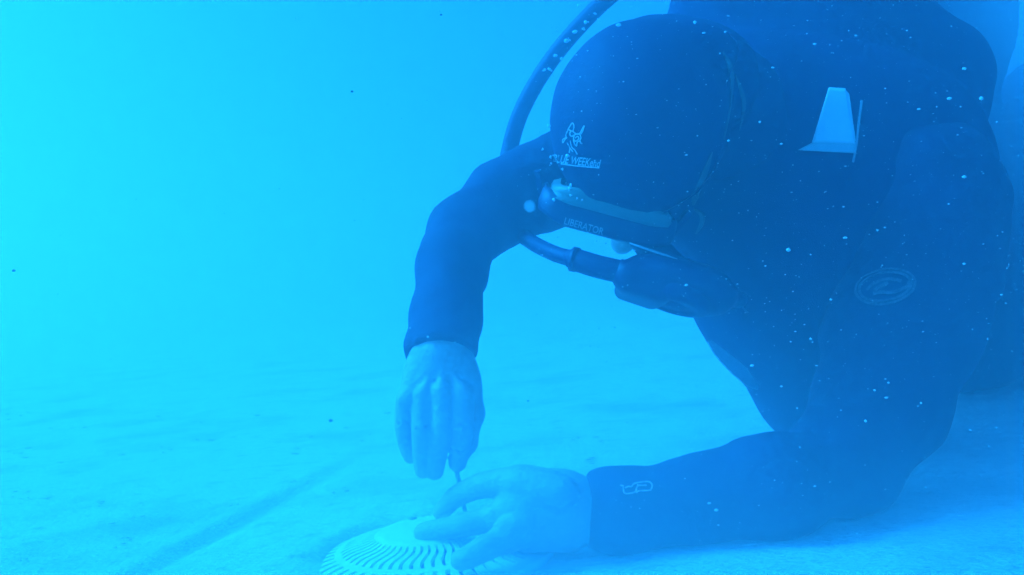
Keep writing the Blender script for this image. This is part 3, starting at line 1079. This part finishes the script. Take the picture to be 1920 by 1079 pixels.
for a_, b__ in (((1168, 511, .926), (1160, 509, .927)), ((1082, 488, .939), (1073, 486, .941))):
    link('hose_collar', tube('hose_collar', [P(*a_), P(*b__)], .0134, 20), M_plastic, reg)

# ------------------------------------------------------------------ screwdriver
tip = fl(873, 964, .030)
hd = P(838, 800, .905)
dv = (hd - tip).normalized()
drv = empty('screwdriver', tip, 'thin steel screwdriver held upright between the two hands', 'screwdriver')
link('shaft', tube('shaft', [tip, tip + dv * .006, tip + dv * .085], [.0014, .0025, .0025], 12), M_steel, drv)
link('handle', lathe('handle', [(.0001, .070), (.006, .070), (.008, .078), (.0095, .09), (.011, .12), (.0105, .145), (.006, .155), (.0001, .157)], 12, tip, dv), M_handle, drv)

# ------------------------------------------------------------------ bubbles and flecks
def blob(r, c_, sx=1, sy=1, sz=1, sub=1):
    bm = bmesh.new()
    bmesh.ops.create_icosphere(bm, subdivisions=sub, radius=r)
    for v in bm.verts:
        v.co = Vector((v.co.x * sx, v.co.y * sy, v.co.z * sz)) * (1 + .18 * mnoise.noise(v.co * 700 + Vector(c_) * 50)) + Vector(c_)
    me = bpy.data.meshes.new('blob'); bm.to_mesh(me); bm.free()
    for p in me.polygons: p.use_smooth = True
    return me


hose_b = [(1098, 42, 5), (1094, 54, 5), (1078, 60, 6), (1062, 77, 6), (1042, 104, 5), (1053, 111, 4), (1030, 130, 6), (1021, 132, 5), (1044, 57, 4), (1116, 26, 4), (1085, 11, 4), (1124, 38, 4)]
hood_b = [(1033, 297, 7), (1033, 308, 5), (1067, 291, 6), (1058, 316, 4), (1018, 282, 5), (1033, 236, 5), (1061, 346, 8), (1073, 345, 5), (1069, 355, 5), (1041, 372, 6), (1071, 365, 4), (1083, 370, 3), (1092, 373, 3)]
ords = ['topmost', 'second', 'third', 'fourth', 'fifth', 'sixth', 'seventh', 'eighth', 'ninth', 'tenth', 'eleventh', 'lowest']
for k, (x, y, r) in enumerate(sorted(hose_b, key=lambda q: q[1])):
    d = 1.24
    o = link('air_bubble', join('air_bubble', blob(rp(r, d) * .62, (0, 0, 0), rnd.uniform(1.0, 1.9), 1, rnd.uniform(.6, 1.1), 2), blob(rp(r, d) * .38, (rp(r, d) * rnd.uniform(-1, 1), 0, rp(r, d) * rnd.uniform(-.6, .6)), 1.2, 1, .9, 1)), M_bubble)
    o.location = P(x, y, d)
    o.rotation_euler = (0, rnd.uniform(-.7, .7), 0)
    tag(o, '%s of the pale air bubbles rising along the hose%s' % (ords[k], '' if k in (0, 11) else ', counted from the top'), 'bubble', 'air bubbles along the hose')
hood_w = ['largest air bubble at the left end of the hood lettering', 'air bubble just under the left end of the hood lettering', 'flat air bubble on the hood between emblem and lettering',
          'small air bubble on the hood below the start of the lettering', 'air bubble on the sleeve left of the hood lettering', 'air bubble at the hood edge left of the emblem',
          'wide air bubble on the hood midway between lettering and mask', 'narrow air bubble right of the wide one above the mask', 'air bubble just under the wide one above the mask',
          'bright air bubble at the left tip of the mask skirt', 'left of three tiny air bubbles on the top of the mask skirt', 'middle of three tiny air bubbles on the top of the mask skirt', 'right of three tiny air bubbles on the top of the mask skirt']
for k, (x, y, r) in enumerate(hood_b):
    p, n_ = lay(BH + [B_suit, B_skirt], x, y, .002)
    o = link('air_bubble', join('air_bubble', blob(rp(r, .9) * .55, (0, 0, 0), rnd.uniform(.7, 1.2), 1, rnd.uniform(.9, 1.4), 2), blob(rp(r, .9) * .3, (rp(r, .9) * rnd.uniform(-.8, .8), 0, rp(r, .9) * rnd.uniform(-.9, .9)), 1, 1, 1.2, 1)), M_bubble)
    o.location = p
    tag(o, hood_w[k], 'bubble', 'air bubbles on the hood')

mes = []
seen = [(1303, 42, 4), (1449, 127, 4), (1478, 469, 5), (1585, 446, 4), (1287, 535, 5), (1287, 291, 3), (1620, 255, 3.5), (1666, 718, 5), (1640, 732, 4), (1662, 746, 3.5), (1727, 756, 4), (1623, 790, 4), (1840, 185, 5), (1808, 129, 4), (1808, 332, 4), (1780, 185, 4), (1723, 205, 3), (1605, 67, 3), (1528, 83, 3), (1465, 270, 3.5), (1425, 229, 3), (1409, 264, 2.5), (1366, 264, 3), (1520, 478, 3), (1484, 361, 2.5), (1659, 427, 2.5), (1779, 383, 2.5), (1844, 458, 2.5), (1808, 495, 3), (1878, 553, 3), (1886, 569, 3), (1852, 636, 2.5), (1898, 659, 3), (1820, 807, 3.5), (1869, 802, 3.5), (1855, 837, 3), (1330, 944, 5), (1343, 957, 3.5), (1347, 985, 3.5), (1528, 912, 3), (1660, 918, 2.5), (1520, 636, 3), (1491, 622, 2.5), (1558, 562, 3), (1410, 686, 3.5), (1531, 686, 3), (1465, 725, 2.5), (1160, 47, 4), (802, 632, 3), (853, 642, 3), (1233, 240, 2.5), (1365, 30, 3), (1360, 60, 4), (1320, 62, 3), (1715, 340, 2), (1630, 440, 2), (1548, 360, 2), (1582, 388, 2.5), (1585, 312, 2), (1498, 520, 2), (1700, 478, 2)]
for i, (x, y, r) in enumerate(seen):
    d = .66 + .10 * rnd.random()
    mes.append(blob(rp(r, d) * rnd.uniform(.55, .9), P(x, y, d), rnd.uniform(.7, 1.8), 1, rnd.uniform(.45, 1.0)))
for i in range(3600):
    d = rnd.uniform(.45, 1.3)
    x = rnd.uniform(0, 1920) if i % 3 == 0 else rnd.uniform(1000, 1920)
    y = rnd.uniform(-60, 1079)
    p = P(x, y, d)
    if p.z < .03 or (x < 950 and rnd.random() < .8): continue
    mes.append(blob(rnd.choice((.00025, .0003, .0003, .0004, .0005, .0006, .0008)) * d, p, rnd.uniform(.6, 1.7), 1, rnd.uniform(.5, 1.2)))
o = link('suspended_flecks', join('suspended_flecks', *mes), M_fleck)
tag(o, 'pale silt flecks drifting in the water before the diver', 'silt', None, 'stuff')
mes = []
for (x, y, r, d) in ((660, 172, 3.5, .8), (827, 28, 3, .8), (26, 508, 4, .8), (990, 752, 2.5, .8), (620, 789, 5, 1.0)):
    mes.append(blob(rp(r, d) * .8, P(x, y, d), 1.1, 1, .8))
o = link('dark_flecks', join('dark_flecks', *mes), M_darkfleck)
tag(o, 'few dark specks floating in the open water', 'silt', None, 'stuff')
mes = []
for i in range(70):
    cx, cy = rnd.uniform(0, 1150), rnd.uniform(760, 1079)
    for k in range(rnd.randint(1, 7)):
        p = fl(cx + rnd.gauss(0, 16), cy + rnd.gauss(0, 4), 0.0)
        if (p - PLC).length < .132: continue
        mes.append(blob(rnd.choice((.0006, .0008, .0011, .0018)) * p.length, p + Vector((0, 0, -.0005)), rnd.uniform(.8, 2.6), rnd.uniform(.7, 1.6), .4))
o = link('floor_debris', join('floor_debris', *mes), mat('debris', (.38, .38, .36), .9, (90, (.30, .30, .29), .6)))
tag(o, 'dark crumbs of sediment scattered over the pale floor', 'debris', None, 'stuff')
# one soft clump of silt hanging close to the lens side of the shoulder
fm = bpy.data.materials.new('silt_clump'); fm.use_nodes = True
fm.node_tree.nodes.clear()
fo = fm.node_tree.nodes.new('ShaderNodeOutputMaterial'); fv_ = fm.node_tree.nodes.new('ShaderNodeVolumePrincipled')
fv_.inputs['Density'].default_value = 55; fv_.inputs['Color'].default_value = (.95, .97, 1, 1)
fm.node_tree.links.new(fv_.outputs[0], fo.inputs['Volume'])
o = link('silt_clump', blob(rp(12, .6), (0, 0, 0), 1, 1, 1, 3), fm)
o.location = P(993, 387, .6)
tag(o, 'soft pale round clump of silt floating before the bent shoulder', 'silt clump')
print('tris', sum(len(o.data.polygons) * 2 for o in sc.objects if o.type == 'MESH'))
